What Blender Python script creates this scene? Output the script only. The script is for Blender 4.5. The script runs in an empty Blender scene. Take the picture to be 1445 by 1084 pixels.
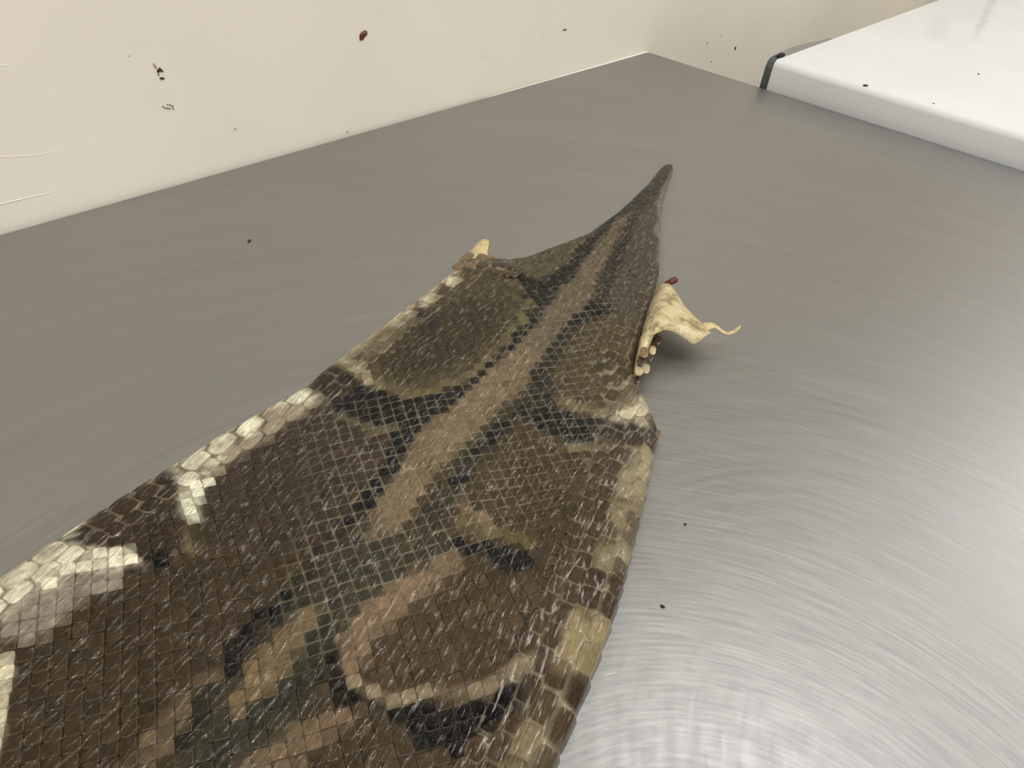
import bpy, bmesh, math, random
import numpy as np
from mathutils import Matrix, Vector

random.seed(7)
rng = np.random.default_rng(11)
S = bpy.context.scene
COL = S.collection

# ------------------------------------------------------------------ camera
F = 1085.0
PC = np.array([722.5, 542.0])
X_ = np.array([1107.5, -727.0, F])
X_ /= np.linalg.norm(X_)
Y_ = np.array([-1780.35, -1092.86, F])
Y_ -= X_ * (Y_ @ X_)
Y_ /= np.linalg.norm(Y_)
Z_ = np.cross(X_, Y_)
RW = np.stack([X_, Y_, Z_])            # camera (x right, y down, z forward) -> world
CAM_H = 0.36
_d = RW @ np.array([914 - PC[0], 73 - PC[1], F])
CAM = -_d * (-CAM_H / _d[2])           # the table's back corner is the world origin
cam_data = bpy.data.cameras.new('camera')
cam = bpy.data.objects.new('camera', cam_data)
COL.objects.link(cam)
right, up, back = RW[:, 0], -RW[:, 1], -RW[:, 2]
M4 = Matrix.Identity(4)
for r_ in range(3):
    M4[r_][0], M4[r_][1], M4[r_][2], M4[r_][3] = right[r_], up[r_], back[r_], CAM[r_]
cam.matrix_world = M4
cam_data.sensor_width = 36.0
cam_data.lens = F / 1445.0 * 36.0
cam_data.clip_start = 0.01
cam_data.dof.use_dof = False
cam_data.dof.focus_distance = 0.62
cam_data.dof.aperture_fstop = 9.0
S.camera = cam

# ------------------------------------------------------------------ world, lamps, exposure
W = bpy.data.worlds.new('world')
S.world = W
W.use_nodes = True
W.node_tree.nodes['Background'].inputs[0].default_value = (0.9, 0.92, 1.0, 1)
W.node_tree.nodes['Background'].inputs[1].default_value = 0.05
S.view_settings.view_transform = 'Standard'
S.view_settings.look = 'None'
S.view_settings.gamma = 1.0
S.view_settings.use_curve_mapping = False
S.view_settings.exposure = 0.24

CEIL = 1.62
FLOOR = -0.88
LAMPS = [(-0.20, -0.90, 0.16, 1.20, 8.8), (-1.75, -1.50, 0.16, 1.20, 25.5), (1.30, -1.60, 0.16, 1.2, 18.5)]  # third lamp is unseen, added to brighten the far wall and right-hand steel
for (lx, ly, sx, sy, pw) in LAMPS:
    ld = bpy.data.lights.new('ceiling_lamp_light', 'AREA')
    ld.shape = 'RECTANGLE'
    ld.size, ld.size_y = sx, sy
    ld.energy = pw
    ld.color = (1.0, 0.985, 0.98)
    lo = bpy.data.objects.new('ceiling_lamp_light', ld)
    lo.location = (lx, ly, CEIL - 0.085)
    COL.objects.link(lo)


# ------------------------------------------------------------------ helpers
def ray(x, y):
    return RW @ np.array([x - PC[0], y - PC[1], F])


def at(x, y, z=0.0):
    """point of the scene at height z above the table top, seen at pixel x, y"""
    d = ray(x, y)
    return CAM + d * ((z - CAM[2]) / d[2])


def at_wall(x, y, yy=0.0):
    d = ray(x, y)
    return CAM + d * ((yy - CAM[1]) / d[1])


def project(P):
    q = (np.asarray(P) - CAM) @ RW
    return np.stack([q[..., 0] / q[..., 2] * F + PC[0], q[..., 1] / q[..., 2] * F + PC[1]], -1)


def lin(c):
    c = np.asarray(c, float) / 255.0
    return np.where(c <= 0.04045, c / 12.92, ((c + 0.055) / 1.055) ** 2.4)


def rgba(c):
    l = lin(c)
    return (float(l[0]), float(l[1]), float(l[2]), 1.0)


def link(ob, parent=None, kind=None, label=None, cat=None, group=None):
    COL.objects.link(ob)
    if parent is not None:
        ob.parent = parent
    for k, v in (('kind', kind), ('label', label), ('category', cat), ('group', group)):
        if v:
            ob[k] = v
    return ob


def mesh_obj(name, verts, faces, mat, parent=None, smooth=True, **kw):
    me = bpy.data.meshes.new(name)
    off = np.array(parent['_base']) if parent is not None and '_base' in parent else np.zeros(3)
    v = np.asarray(verts, float) - off
    me.from_pydata([tuple(p) for p in v], [], [tuple(f) for f in faces])
    if smooth:
        me.polygons.foreach_set('use_smooth', [True] * len(me.polygons))
    me.materials.append(mat)
    me.update()
    return link(bpy.data.objects.new(name, me), parent, **kw)


def bm_obj(name, bm, mat, parent=None, smooth=False, **kw):
    off = Vector(parent['_base']) if parent is not None and '_base' in parent else Vector((0, 0, 0))
    bmesh.ops.translate(bm, verts=bm.verts, vec=-off)
    bmesh.ops.recalc_face_normals(bm, faces=bm.faces)
    me = bpy.data.meshes.new(name)
    bm.to_mesh(me)
    bm.free()
    if smooth:
        me.polygons.foreach_set('use_smooth', [True] * len(me.polygons))
    me.materials.append(mat)
    return link(bpy.data.objects.new(name, me), parent, **kw)


def empty(name, base, label, cat, group=None):
    o = bpy.data.objects.new(name, None)
    o.location = base
    o.empty_display_size = 0.05
    o['_base'] = [float(b) for b in base]
    return link(o, None, None, label, cat, group)


def box(bm, x0, x1, y0, y1, z0, z1, bevel=0.0, seg=3):
    r = bmesh.ops.create_cube(bm, size=1.0)
    for v in r['verts']:
        v.co = Vector(((x0 + x1) / 2 + v.co.x * (x1 - x0), (y0 + y1) / 2 + v.co.y * (y1 - y0), (z0 + z1) / 2 + v.co.z * (z1 - z0)))
    if bevel:
        es = list({e for v in r['verts'] for e in v.link_edges})
        bmesh.ops.bevel(bm, geom=es, offset=bevel, segments=seg, profile=0.5, affect='EDGES')
    return bm


def tube(pts, radii, n=8, flat=1.0):
    """closed tube through pts; returns verts, faces"""
    pts = np.asarray(pts, float)
    V, Fc = [], []
    for k, p in enumerate(pts):
        t = pts[min(k + 1, len(pts) - 1)] - pts[max(k - 1, 0)]
        t /= np.linalg.norm(t) + 1e-12
        a = np.cross(t, [0, 0, 1.0])
        if np.linalg.norm(a) < 1e-4:
            a = np.array([1.0, 0, 0])
        a /= np.linalg.norm(a)
        b = np.cross(a, t)
        for m in range(n):
            th = 2 * math.pi * m / n
            V.append(p + radii[k] * (a * math.cos(th) + b * math.sin(th) * flat))
    for k in range(len(pts) - 1):
        for m in range(n):
            Fc.append((k * n + m, k * n + (m + 1) % n, (k + 1) * n + (m + 1) % n, (k + 1) * n + m))
    Fc.append(tuple(range(n))[::-1])
    Fc.append(tuple((len(pts) - 1) * n + m for m in range(n)))
    return V, Fc


class NT:
    def __init__(self, name):
        self.m = bpy.data.materials.new(name)
        self.m.use_nodes = True
        self.t = self.m.node_tree
        self.b = self.t.nodes['Principled BSDF']

    def n(self, kind, **kw):
        nd = self.t.nodes.new('ShaderNode' + kind)
        for k, v in kw.items():
            setattr(nd, k, v)
        return nd

    def l(self, a, b):
        self.t.links.new(a, b)

    def val(self, sock, v):
        if hasattr(v, 'is_output') or isinstance(v, bpy.types.NodeSocket):
            self.l(v, sock)
        else:
            sock.default_value = v

    def math(self, op, a, b=None, c=None, clamp=False):
        nd = self.n('Math', operation=op, use_clamp=clamp)
        self.val(nd.inputs[0], a)
        if b is not None:
            self.val(nd.inputs[1], b)
        if c is not None:
            self.val(nd.inputs[2], c)
        return nd.outputs[0]

    def vmath(self, op, a, b=None, out=0):
        nd = self.n('VectorMath', operation=op)
        self.val(nd.inputs[0], a)
        if b is not None:
            self.val(nd.inputs[1], b)
        return nd.outputs[out]

    def noise(self, vec, scale, detail=3.0, rough=0.5):
        nd = self.n('TexNoise')
        if vec is not None:
            self.l(vec, nd.inputs['Vector'])
        nd.inputs['Scale'].default_value = scale
        nd.inputs['Detail'].default_value = detail
        nd.inputs['Roughness'].default_value = rough
        return nd.outputs['Fac']

    def ramp(self, fac, stops):
        nd = self.n('ValToRGB')
        e = nd.color_ramp.elements
        while len(e) < len(stops):
            e.new(0.5)
        for el, (p, c) in zip(e, stops):
            el.position = p
            el.color = c if len(c) == 4 else (*c, 1)
        self.l(fac, nd.inputs[0])
        return nd.outputs[0]

    def mix(self, fac, a, b, blend='MIX'):
        nd = self.n('Mix', data_type='RGBA', blend_type=blend)
        self.val(nd.inputs[0], fac)
        self.val(nd.inputs[6], a)
        self.val(nd.inputs[7], b)
        return nd.outputs[2]

    def bump(self, h, strength, dist, normal=None):
        nd = self.n('Bump')
        nd.inputs['Strength'].default_value = strength
        nd.inputs['Distance'].default_value = dist
        self.l(h, nd.inputs['Height'])
        if normal is not None:
            self.l(normal, nd.inputs['Normal'])
        return nd.outputs[0]


def simple(name, col, rough=0.5, noise=0.0, nscale=30, metallic=0.0, bump=0.0, sss=0.0):
    k = NT(name)
    pos = k.n('NewGeometry').outputs['Position']
    f = k.noise(pos, nscale, 4)
    c = rgba(col)
    lo = tuple(max(0, v * (1 - noise)) for v in c[:3])
    hi = tuple(min(1, v * (1 + noise)) for v in c[:3])
    k.l(k.ramp(f, [(0.3, lo), (0.7, hi)]), k.b.inputs['Base Color'])
    k.b.inputs['Roughness'].default_value = rough
    k.b.inputs['Metallic'].default_value = metallic
    if bump:
        k.l(k.bump(f, 0.5, bump), k.b.inputs['Normal'])
    if sss:
        k.b.inputs['Subsurface Weight'].default_value = sss
        k.b.inputs['Subsurface Radius'].default_value = (0.004, 0.0025, 0.0012)
    return k.m


# ------------------------------------------------------------------ setting materials
def wall_material(name, col):
    k = NT(name)
    pos = k.n('NewGeometry').outputs['Position']
    big = k.noise(pos, 2.5, 3)
    fine = k.noise(pos, 420, 2)
    mid = k.noise(pos, 24, 3)
    c = rgba(col)
    base = k.ramp(big, [(0.3, tuple(v * 0.95 for v in c[:3])), (0.7, tuple(min(1, v * 1.04) for v in c[:3]))])
    st = k.ramp(k.noise(pos, 9, 5, 0.7), [(0.62, (0, 0, 0)), (0.86, (0.22, 0.22, 0.22))])
    base = k.mix(st, base, rgba((188, 178, 155)))
    k.l(base, k.b.inputs['Base Color'])
    k.b.inputs['Roughness'].default_value = 0.55
    k.b.inputs['Specular IOR Level'].default_value = 0.3
    n1 = k.bump(fine, 0.10, 0.0006)
    k.l(k.bump(mid, 0.25, 0.0018, n1), k.b.inputs['Normal'])
    return k.m


M_wall = wall_material('painted wall', (228, 222, 209))
M_ceil = simple('ceiling paint', (232, 230, 222), 0.8, 0.02)
M_floor = simple('grey floor paint', (170, 168, 162), 0.5, 0.1, 8)
M_bead = simple('white trim', (236, 234, 226), 0.4, 0.02)


# ------------------------------------------------------------------ setting
def quad_wall(name, a, b, mat, th=0.08):
    """wall from a to b in plan (inside on the right when going a -> b), FLOOR to CEIL"""
    a, b = np.array(a, float), np.array(b, float)
    d = (b - a) / np.linalg.norm(b - a)
    n = np.array([-d[1], d[0]]) * th
    P = [a, b, b + n, a + n]
    V = [(p[0], p[1], FLOOR) for p in P] + [(p[0], p[1], CEIL) for p in P]
    Fc = [(0, 1, 2, 3), (7, 6, 5, 4), (0, 4, 5, 1), (1, 5, 6, 2), (2, 6, 7, 3), (3, 7, 4, 0)]
    bm = bmesh.new()
    vs = [bm.verts.new(v) for v in V]
    for f in Fc:
        bm.faces.new([vs[i] for i in f])
    return bm_obj(name, bm, mat, kind='structure')


WY = 0.004
XE, XW, YS = 1.75, -3.3, -3.4
wall_left = quad_wall('wall_left', (XW, WY), (XE, WY), M_wall)
quad_wall('wall_far', (XE, WY), (XE, YS), M_wall)
quad_wall('wall_near', (XE, YS), (XW, YS), M_wall)
quad_wall('wall_side', (XW, YS), (XW, WY), M_wall)
bm = bmesh.new()
box(bm, XW, XE, YS, 0.05, FLOOR - 0.06, FLOOR)
bm_obj('floor', bm, M_floor, kind='structure')
bm = bmesh.new()
box(bm, XW, XE, YS, 0.05, CEIL, CEIL + 0.06)
bm_obj('ceiling', bm, M_ceil, kind='structure')

# thin white bead along the back of the table
vv, ff = tube([(x, 0.0012, -0.0015) for x in np.linspace(-0.42, 0.0, 12)], list(np.linspace(0.0006, 0.0024, 12)), 8)
mesh_obj('trim_1', vv, ff, M_bead, kind='structure', label='thin white trim bead between table corner and wall')

# ceiling lamps
M_lampbody = simple('white lamp housing', (235, 235, 232), 0.4)
kd = NT('lit diffuser')
kd.b.inputs['Emission Color'].default_value = (1, 0.985, 0.98, 1)
kd.b.inputs['Emission Strength'].default_value = 2.5
M_diff = kd.m
for q, (lx, ly, sx, sy, pw) in enumerate(LAMPS):
    t = empty('ceiling_light', (lx, ly, CEIL - 0.075), ['flat white ceiling light above the freezer', 'flat white ceiling light above the skin', 'flat white ceiling light added to brighten the far wall'][q], 'ceiling light', 'ceiling lights')
    bm = bmesh.new()
    box(bm, lx - sx / 2 - 0.03, lx + sx / 2 + 0.03, ly - sy / 2 - 0.03, ly + sy / 2 + 0.03, CEIL - 0.06, CEIL, 0.006)
    bm_obj('housing', bm, M_lampbody, t)
    bm = bmesh.new()
    box(bm, lx - sx / 2, lx + sx / 2, ly - sy / 2, ly + sy / 2, CEIL - 0.075, CEIL - 0.06, 0.003)
    bm_obj('diffuser', bm, M_diff, t)


# ------------------------------------------------------------------ steel table
def steel_material():
    k = NT('scuffed brushed steel')
    pos = k.n('NewGeometry').outputs['Position']

    def polar(c, sr, sa):
        p = k.vmath('SUBTRACT', pos, (c[0], c[1], 0.0))
        wob = k.math('MULTIPLY_ADD', k.noise(pos, 3, 1), 0.02, -0.01)
        sp = k.n('SeparateXYZ')
        k.l(p, sp.inputs[0])
        x, y = sp.outputs[0], sp.outputs[1]
        r = k.math('SQRT', k.math('ADD', k.math('MULTIPLY', x, x), k.math('MULTIPLY', y, y)))
        r = k.math('ADD', r, wob)
        a = k.math('ARCTAN2', y, x)
        cb = k.n('CombineXYZ')
        k.l(k.math('MULTIPLY', r, sr), cb.inputs[0])
        k.l(k.math('MULTIPLY', a, sa), cb.inputs[1])
        return cb.outputs[0], p

    C1 = at(1060, 1500)
    C2 = at(1330, 1120)
    p1, v1 = polar(C1, 430.0, 5.0)
    p2, v2 = polar(C2, 200.0, 3.0)
    p3, _ = polar(C1, 70.0, 2.0)
    s1 = k.noise(p1, 1.0, 4, 0.62)
    s2 = k.noise(p2, 1.0, 4, 0.62)
    s3 = k.noise(p3, 1.0, 3, 0.55)
    blotch = k.noise(pos, 3.2, 4, 0.55)
    sep = k.n('SeparateXYZ')
    k.l(pos, sep.inputs[0])
    sel = k.noise(pos, 4.0, 2)
    selr = k.ramp(sel, [(0.42, (0, 0, 0)), (0.58, (1, 1, 1))])
    st = k.mix(selr, s1, s2)
    # single deep scratches
    pd1, _ = polar(C1, 600.0, 6.0)
    d1 = k.noise(pd1, 1.0, 2, 0.5)
    deep = k.ramp(d1, [(0.70, (0, 0, 0)), (0.76, (1, 1, 1))])
    rr1 = k.vmath('LENGTH', v1, out=1)
    near = k.math('SUBTRACT', 1.0, k.math('DIVIDE', k.math('SUBTRACT', rr1, 0.22), 0.40), clamp=True)
    far_ = k.math('SUBTRACT', 1.0, near)
    st = k.mix(k.math('MULTIPLY', far_, 0.65), st, (0.5, 0.5, 0.5, 1))
    # straight brushed grain along the table
    cb = k.n('CombineXYZ')
    k.l(k.math('MULTIPLY', sep.outputs[0], 6.0), cb.inputs[0])
    k.l(k.math('MULTIPLY', sep.outputs[1], 300.0), cb.inputs[1])
    grain = k.noise(cb.outputs[0], 1.0, 3, 0.6)
    base = k.ramp(k.math('ADD', k.math('MULTIPLY', st, 0.5), k.math('MULTIPLY', s3, 0.5)),
                  [(0.30, (0.330, 0.330, 0.330)), (0.70, (0.388, 0.388, 0.387))])
    fine = k.ramp(s1, [(0.36, (0.76, 0.76, 0.76)), (0.66, (1.08, 1.08, 1.07))])
    base = k.mix(k.math('MULTIPLY', near, 0.9), base, k.mix(1.0, base, fine, 'MULTIPLY'))
    base = k.mix(k.math('MULTIPLY', k.math('MULTIPLY', deep, near), 0.22), base, (0.72, 0.72, 0.71, 1))
    base = k.mix(k.ramp(blotch, [(0.35, (0, 0, 0)), (0.75, (0.35, 0.35, 0.35))]), base, (0.335, 0.334, 0.332, 1))
    # greasy smudges
    for (px, py, rad) in ((1352, 733, 0.022), (1288, 770, 0.013), (940, 795, 0.010), (1100, 640, 0.03)):
        w = at(px, py)
        dd = k.vmath('DISTANCE', pos, tuple(w), out=1)
        dd = k.math('ADD', dd, k.math('MULTIPLY_ADD', k.noise(pos, 60, 4), 0.03, -0.015))
        mk = k.math('SUBTRACT', 1.0, k.math('DIVIDE', dd, rad), clamp=True)
        base = k.mix(k.math('MULTIPLY', mk, 0.4), base, (0.34, 0.35, 0.365, 1))
    k.l(base, k.b.inputs['Base Color'])
    k.b.inputs['Metallic'].default_value = 1.0
    rg = k.math('ADD', k.math('MULTIPLY_ADD', st, 0.30, 0.27), k.math('MULTIPLY', blotch, 0.10))
    rg = k.math('SUBTRACT', rg, k.math('MULTIPLY', deep, 0.12))
    k.l(rg, k.b.inputs['Roughness'])
    k.b.inputs['Anisotropic'].default_value = 0.5
    # tangent runs along the wiping arcs
    tv = k.vmath('CROSS_PRODUCT', (0, 0, 1), v1)
    tv = k.vmath('NORMALIZE', tv)
    k.l(tv, k.b.inputs['Tangent'])
    hsum = k.math('ADD', k.math('MULTIPLY', st, 1.0), k.math('MULTIPLY', grain, 0.2))
    hsum = k.math('SUBTRACT', hsum, k.math('MULTIPLY', deep, 0.9))
    n0 = k.bump(hsum, 0.14, 0.0004)
    k.l(n0, k.b.inputs['Normal'])
    return k.m


M_steel = steel_material()
M_steel2 = simple('plain steel', (150, 150, 146), 0.35, 0.08, 40, 1.0)
M_foot = simple('black rubber', (30, 30, 30), 0.7)
TX0, TY0 = -2.05, -1.45
table = empty('steel_table', (-1.0, -0.72, FLOOR), 'brushed stainless steel work table pushed into the corner under the snake skin', 'table')
bm = bmesh.new()
# folded sheet: top with turned-down lip and rounded vertical corners
r = bmesh.ops.create_grid(bm, x_segments=1, y_segments=1, size=0.5)
bm.free()
bm = bmesh.new()
cor = []
rad = 0.010
for (cx, cy, a0) in ((-rad, -rad, 0), (TX0 + rad, -rad, 90), (TX0 + rad, TY0 + rad, 180), (-rad, TY0 + rad, 270)):
    for q in range(6):
        a = math.radians(a0 + 90 * q / 5)
        cor.append((cx + rad * math.cos(a), cy + rad * math.sin(a)))
loops = []
for (inset, z) in ((0.0022, 0.0), (0.0006, -0.0007), (0.0, -0.0022), (0.0, -0.045), (0.012, -0.045), (0.012, -0.040)):
    lp = []
    for (x, y) in cor:
        mx, my = TX0 / 2, TY0 / 2
        sx = (abs(x - mx) - inset) / abs(x - mx)
        sy = (abs(y - my) - inset) / abs(y - my)
        lp.append(bm.verts.new((mx + (x - mx) * sx, my + (y - my) * sy, z)))
    loops.append(lp)
bm.faces.new(loops[0])
for a, b in zip(loops[:-1], loops[1:]):
    for q in range(len(a)):
        bm.faces.new((a[q], b[q], b[(q + 1) % len(a)], a[(q + 1) % len(a)]))
bm.faces.new(loops[-1][::-1])
bm_obj('tabletop', bm, M_steel, table)
for (lx, ly) in ((-0.07, -0.07), (TX0 + 0.07, -0.07), (TX0 + 0.07, TY0 + 0.07), (-0.07, TY0 + 0.07)):
    bm = bmesh.new()
    box(bm, lx - 0.02, lx + 0.02, ly - 0.02, ly + 0.02, FLOOR + 0.02, -0.040, 0.004)
    lg = bm_obj('leg', bm, M_steel2, table)
    bm = bmesh.new()
    bmesh.ops.create_cone(bm, cap_ends=True, segments=16, radius1=0.024, radius2=0.018, depth=0.022, matrix=Matrix.Translation((lx, ly, FLOOR + 0.011)))
    bmesh.ops.translate(bm, verts=bm.verts, vec=-Vector(table['_base']))
    ft = bm_obj('foot', bm, M_foot, None)
    ft.parent = lg


# ------------------------------------------------------------------ chest freezer
def freezer_material():
    k = NT('white enamel')
    pos = k.n('NewGeometry').outputs['Position']
    f = k.noise(pos, 4, 4)
    base = k.ramp(f, [(0.3, (0.67, 0.685, 0.69)), (0.7, (0.72, 0.735, 0.735))])
    # grey scuff streaks
    for (pa, pb, wd, am) in (((1405, -10), (1372, 62), 0.012, 0.45), ((1330, 20), (1315, 62), 0.03, 0.22)):
        a, b = at(*pa, 0.04), at(*pb, 0.04)
        ab = b - a
        L = float(np.linalg.norm(ab))
        u = ab / L
        rel = k.vmath('SUBTRACT', pos, tuple(a))
        t = k.vmath('DOT_PRODUCT', rel, tuple(u), out=1)
        nrm = np.cross(u, [0, 0, 1.0])
        s = k.math('ABSOLUTE', k.vmath('DOT_PRODUCT', rel, tuple(nrm), out=1))
        s = k.math('ADD', s, k.math('MULTIPLY_ADD', k.noise(pos, 40, 4), 0.02, -0.010))
        m1 = k.math('SUBTRACT', 1.0, k.math('DIVIDE', s, wd), clamp=True)
        tt = k.math('DIVIDE', t, L)
        m2 = k.math('MULTIPLY', k.math('MULTIPLY', tt, 6, clamp=True), k.math('MULTIPLY', k.math('SUBTRACT', 1.0, tt), 4, clamp=True), clamp=True)
        base = k.mix(k.math('MULTIPLY', k.math('MULTIPLY', m1, m2), am), base, (0.42, 0.41, 0.42, 1))
    k.l(base, k.b.inputs['Base Color'])
    k.b.inputs['Roughness'].default_value = 0.5
    k.b.inputs['Specular IOR Level'].default_value = 0.3
    k.l(k.bump(k.noise(pos, 260, 2), 0.08, 0.0006), k.b.inputs['Normal'])
    return k.m


M_fz = freezer_material()
M_gasket = simple('dark grey rubber trim', (74, 80, 80), 0.55, 0.1, 60)
M_hinge = simple('grey plastic hinge cover', (128, 128, 122), 0.5, 0.08, 40)
M_black = simple('black recess', (12, 12, 13), 0.8)
FX0, FX1, FY1, FY0 = 0.016, 1.32, -0.222, -0.86
fz = empty('chest_freezer', ((FX0 + FX1) / 2, (FY0 + FY1) / 2, FLOOR), 'white chest freezer with rounded lid standing right beside the steel table', 'freezer')
bm = bmesh.new()
box(bm, FX0 + 0.012, FX1 - 0.012, FY0 + 0.012, FY1 - 0.004, FLOOR + 0.02, -0.022, 0.008)
bm_obj('cabinet', bm, M_fz, fz, smooth=False)
bm = bmesh.new()
box(bm, FX0 + 0.008, FX1 - 0.008, FY0 + 0.008, FY1, -0.022, -0.010)
bm_obj('lid_seal', bm, M_gasket, fz)
# lid: pressed sheet with rounded upper edges
bm = bmesh.new()
box(bm, FX0, FX1, FY0, FY1, -0.010, 0.041)
es = [e for e in bm.edges if all(v.co.z > 0.02 for v in e.verts) and not all(v.co.y > FY1 - 0.001 for v in e.verts)]
bmesh.ops.bevel(bm, geom=es, offset=0.011, segments=12, profile=0.5, affect='EDGES')
bm_obj('lid', bm, M_fz, fz, smooth=False)
# dark trim at the back of the lid, following its end profile
prof_yz = []
V, Fc = [], []
outer = [(FX0 + 0.001, -0.012), (FX0 + 0.001, 0.028), (FX0 + 0.004, 0.036), (FX0 + 0.011, 0.0405), (FX0 + 0.030, 0.0425)]
inner = [(FX0 + 0.012, -0.012), (FX0 + 0.012, 0.024), (FX0 + 0.014, 0.029), (FX0 + 0.018, 0.031), (FX0 + 0.030, 0.032)]
n5 = len(outer)
ya, yb = FY1 + 0.0005, FY1 + 0.013
for y in (ya, yb):
    V += [(x, y, z) for x, z in outer] + [(x, y, z) for x, z in inner]
o2 = 2 * n5
for k in range(n5 - 1):
    Fc.append((k, k + 1, n5 + k + 1, n5 + k))
    Fc.append((o2 + k + 1, o2 + k, o2 + n5 + k, o2 + n5 + k + 1))
    Fc.append((k + 1, k, o2 + k, o2 + k + 1))
    Fc.append((n5 + k, n5 + k + 1, o2 + n5 + k + 1, o2 + n5 + k))
Fc.append((0, n5, o2 + n5, o2))
Fc.append((n5 - 1, o2 + n5 - 1, o2 + 2 * n5 - 1, 2 * n5 - 1))
mesh_obj('back_trim', V, Fc, M_gasket, fz, smooth=False, label='dark grey rubber trim at the back of the lid')
# grey hinge cover tapering along the back edge, with a dark hole at its end
V, Fc = [], []
secs = [(FX0 + 0.020, 0.0440, 0.012), (FX0 + 0.045, 0.0450, 0.014), (FX0 + 0.10, 0.0452, 0.015), (FX0 + 0.16, 0.0435, 0.014), (FX0 + 0.20, 0.0415, 0.012), (FX0 + 0.25, 0.0405, 0.008)]
for (x, z, dp) in secs:
    V += [(x, FY1 + 0.001, 0.02), (x, FY1 + 0.001, z - 0.004), (x, FY1 + 0.004, z), (x, FY1 + dp - 0.003, z), (x, FY1 + dp, z - 0.004), (x, FY1 + dp, 0.02)]
for k in range(len(secs) - 1):
    for m in range(6):
        Fc.append((k * 6 + m, k * 6 + (m + 1) % 6, k * 6 + 6 + (m + 1) % 6, k * 6 + 6 + m))
Fc.append(tuple(range(6))[::-1])
Fc.append(tuple(len(V) - 6 + m for m in range(6)))
hinge = mesh_obj('hinge_cover', V, Fc, M_hinge, fz, smooth=False, label='grey plastic hinge cover along the back edge')
bm = bmesh.new()
bmesh.ops.create_icosphere(bm, subdivisions=2, radius=1.0)
for v in bm.verts:
    v.co = Vector((FX0 + 0.030 + v.co.x * 0.014, FY1 + 0.0045 + v.co.y * 0.005, 0.0425 + v.co.z * 0.0042))
bmesh.ops.translate(bm, verts=bm.verts, vec=-Vector(fz['_base']))
ho = bm_obj('hole', bm, M_black, None, smooth=True)
ho.parent = hinge

# ------------------------------------------------------------------ snake skin: outline and frame
def dens(L, n=6):
    L = np.asarray(L, float)
    out = []
    for a, b in zip(L[:-1], L[1:]):
        for t in np.linspace(0, 1, n, endpoint=False):
            out.append(a + (b - a) * t)
    out.append(L[-1])
    return np.array(out)


SP = [(280, 1084), (370, 970), (450, 870), (505, 790), (560, 700), (620, 620), (680, 555), (730, 500), (770, 450), (810, 400), (850, 350), (885, 310), (910, 275), (935, 245), (949, 227)]
LE = [(0, 815), (60, 772), (130, 728), (190, 690), (250, 652), (330, 602), (430, 546), (470, 512), (500, 490), (560, 445), (640, 385), (662, 368), (700, 369), (735, 367), (790, 347), (830, 331), (870, 301), (915, 260), (930, 239), (945, 226)]
RI = [(780, 1084), (800, 1040), (840, 940), (865, 870), (880, 820), (900, 740), (912, 690), (921, 640), (928, 612), (915, 580), (897, 548), (893, 520), (904, 480), (917, 440), (928, 390), (931, 340), (932, 300), (940, 262), (952, 232)]


def zprof(x):
    return np.interp(x, [-1.5, -1.1, -0.9, -0.75, -0.65, -0.55, -0.48, -0.41], [0.0125, 0.0125, 0.0130, 0.016, 0.019, 0.016, 0.0115, 0.006])


def lift(px, frac):
    """drop a pixel of the outline onto the height the skin has there"""
    z = 0.012
    for _ in range(4):
        w = at(px[0], px[1], z)
        z = float(zprof(w[0])) * frac
    return w


spine = np.array([lift(p, 1.0) for p in SP])[:, :2]
spine = np.vstack([spine[0] - np.array([0.96, 0.28]) * 0.22, spine[0] - np.array([0.96, 0.28]) * 0.1, spine])
lef = np.array([lift(p, 0.72) for p in LE])[:, :2]
lef = np.vstack([lef[0] - np.array([0.985, 0.16]) * 0.30, lef])
rig = np.array([lift(p, 0.35) for p in RI])[:, :2]
rig = np.vstack([rig[0] - np.array([0.965, 0.26]) * 0.30, rig])

# smooth spine with arclength parameter
ds = dens(spine, 12)
for _ in range(30):
    ds[1:-1] = ds[1:-1] * 0.5 + (ds[:-2] + ds[2:]) * 0.25
seg = np.r_[0, np.cumsum(np.linalg.norm(np.diff(ds, axis=0), axis=1))]
ULEN = seg[-1]
UU = np.linspace(0, ULEN, 900)
SX = np.interp(UU, seg, ds[:, 0])
SY = np.interp(UU, seg, ds[:, 1])
TX = np.gradient(SX, UU)
TY = np.gradient(SY, UU)
for _ in range(60):
    TX[1:-1] = TX[1:-1] * 0.5 + (TX[:-2] + TX[2:]) * 0.25
    TY[1:-1] = TY[1:-1] * 0.5 + (TY[:-2] + TY[2:]) * 0.25
tn = np.hypot(TX, TY)
TX, TY = TX / tn, TY / tn


def edge_q(poly, mode):
    pts = dens(poly, 14)
    best = [[] for _ in UU]
    q = np.full(len(UU), np.nan)
    for k in range(len(UU)):
        rel = pts - np.array([SX[k], SY[k]])
        s = rel @ np.array([TX[k], TY[k]])
        n = rel @ np.array([-TY[k], TX[k]])
        cr = np.where(np.sign(s[:-1]) != np.sign(s[1:]))[0]
        if len(cr):
            vals = [n[c] + (n[c + 1] - n[c]) * (-s[c]) / (s[c + 1] - s[c] + 1e-12) for c in cr]
            vals = [abs(v) for v in vals if abs(v) < 0.3]
            if vals:
                q[k] = max(vals) if mode == 'max' else min(vals)
    ok = ~np.isnan(q)
    q = np.interp(UU, UU[ok], q[ok])
    for _ in range(2):
        q[1:-1] = q[1:-1] * 0.5 + (q[:-2] + q[2:]) * 0.25
    return q


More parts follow.
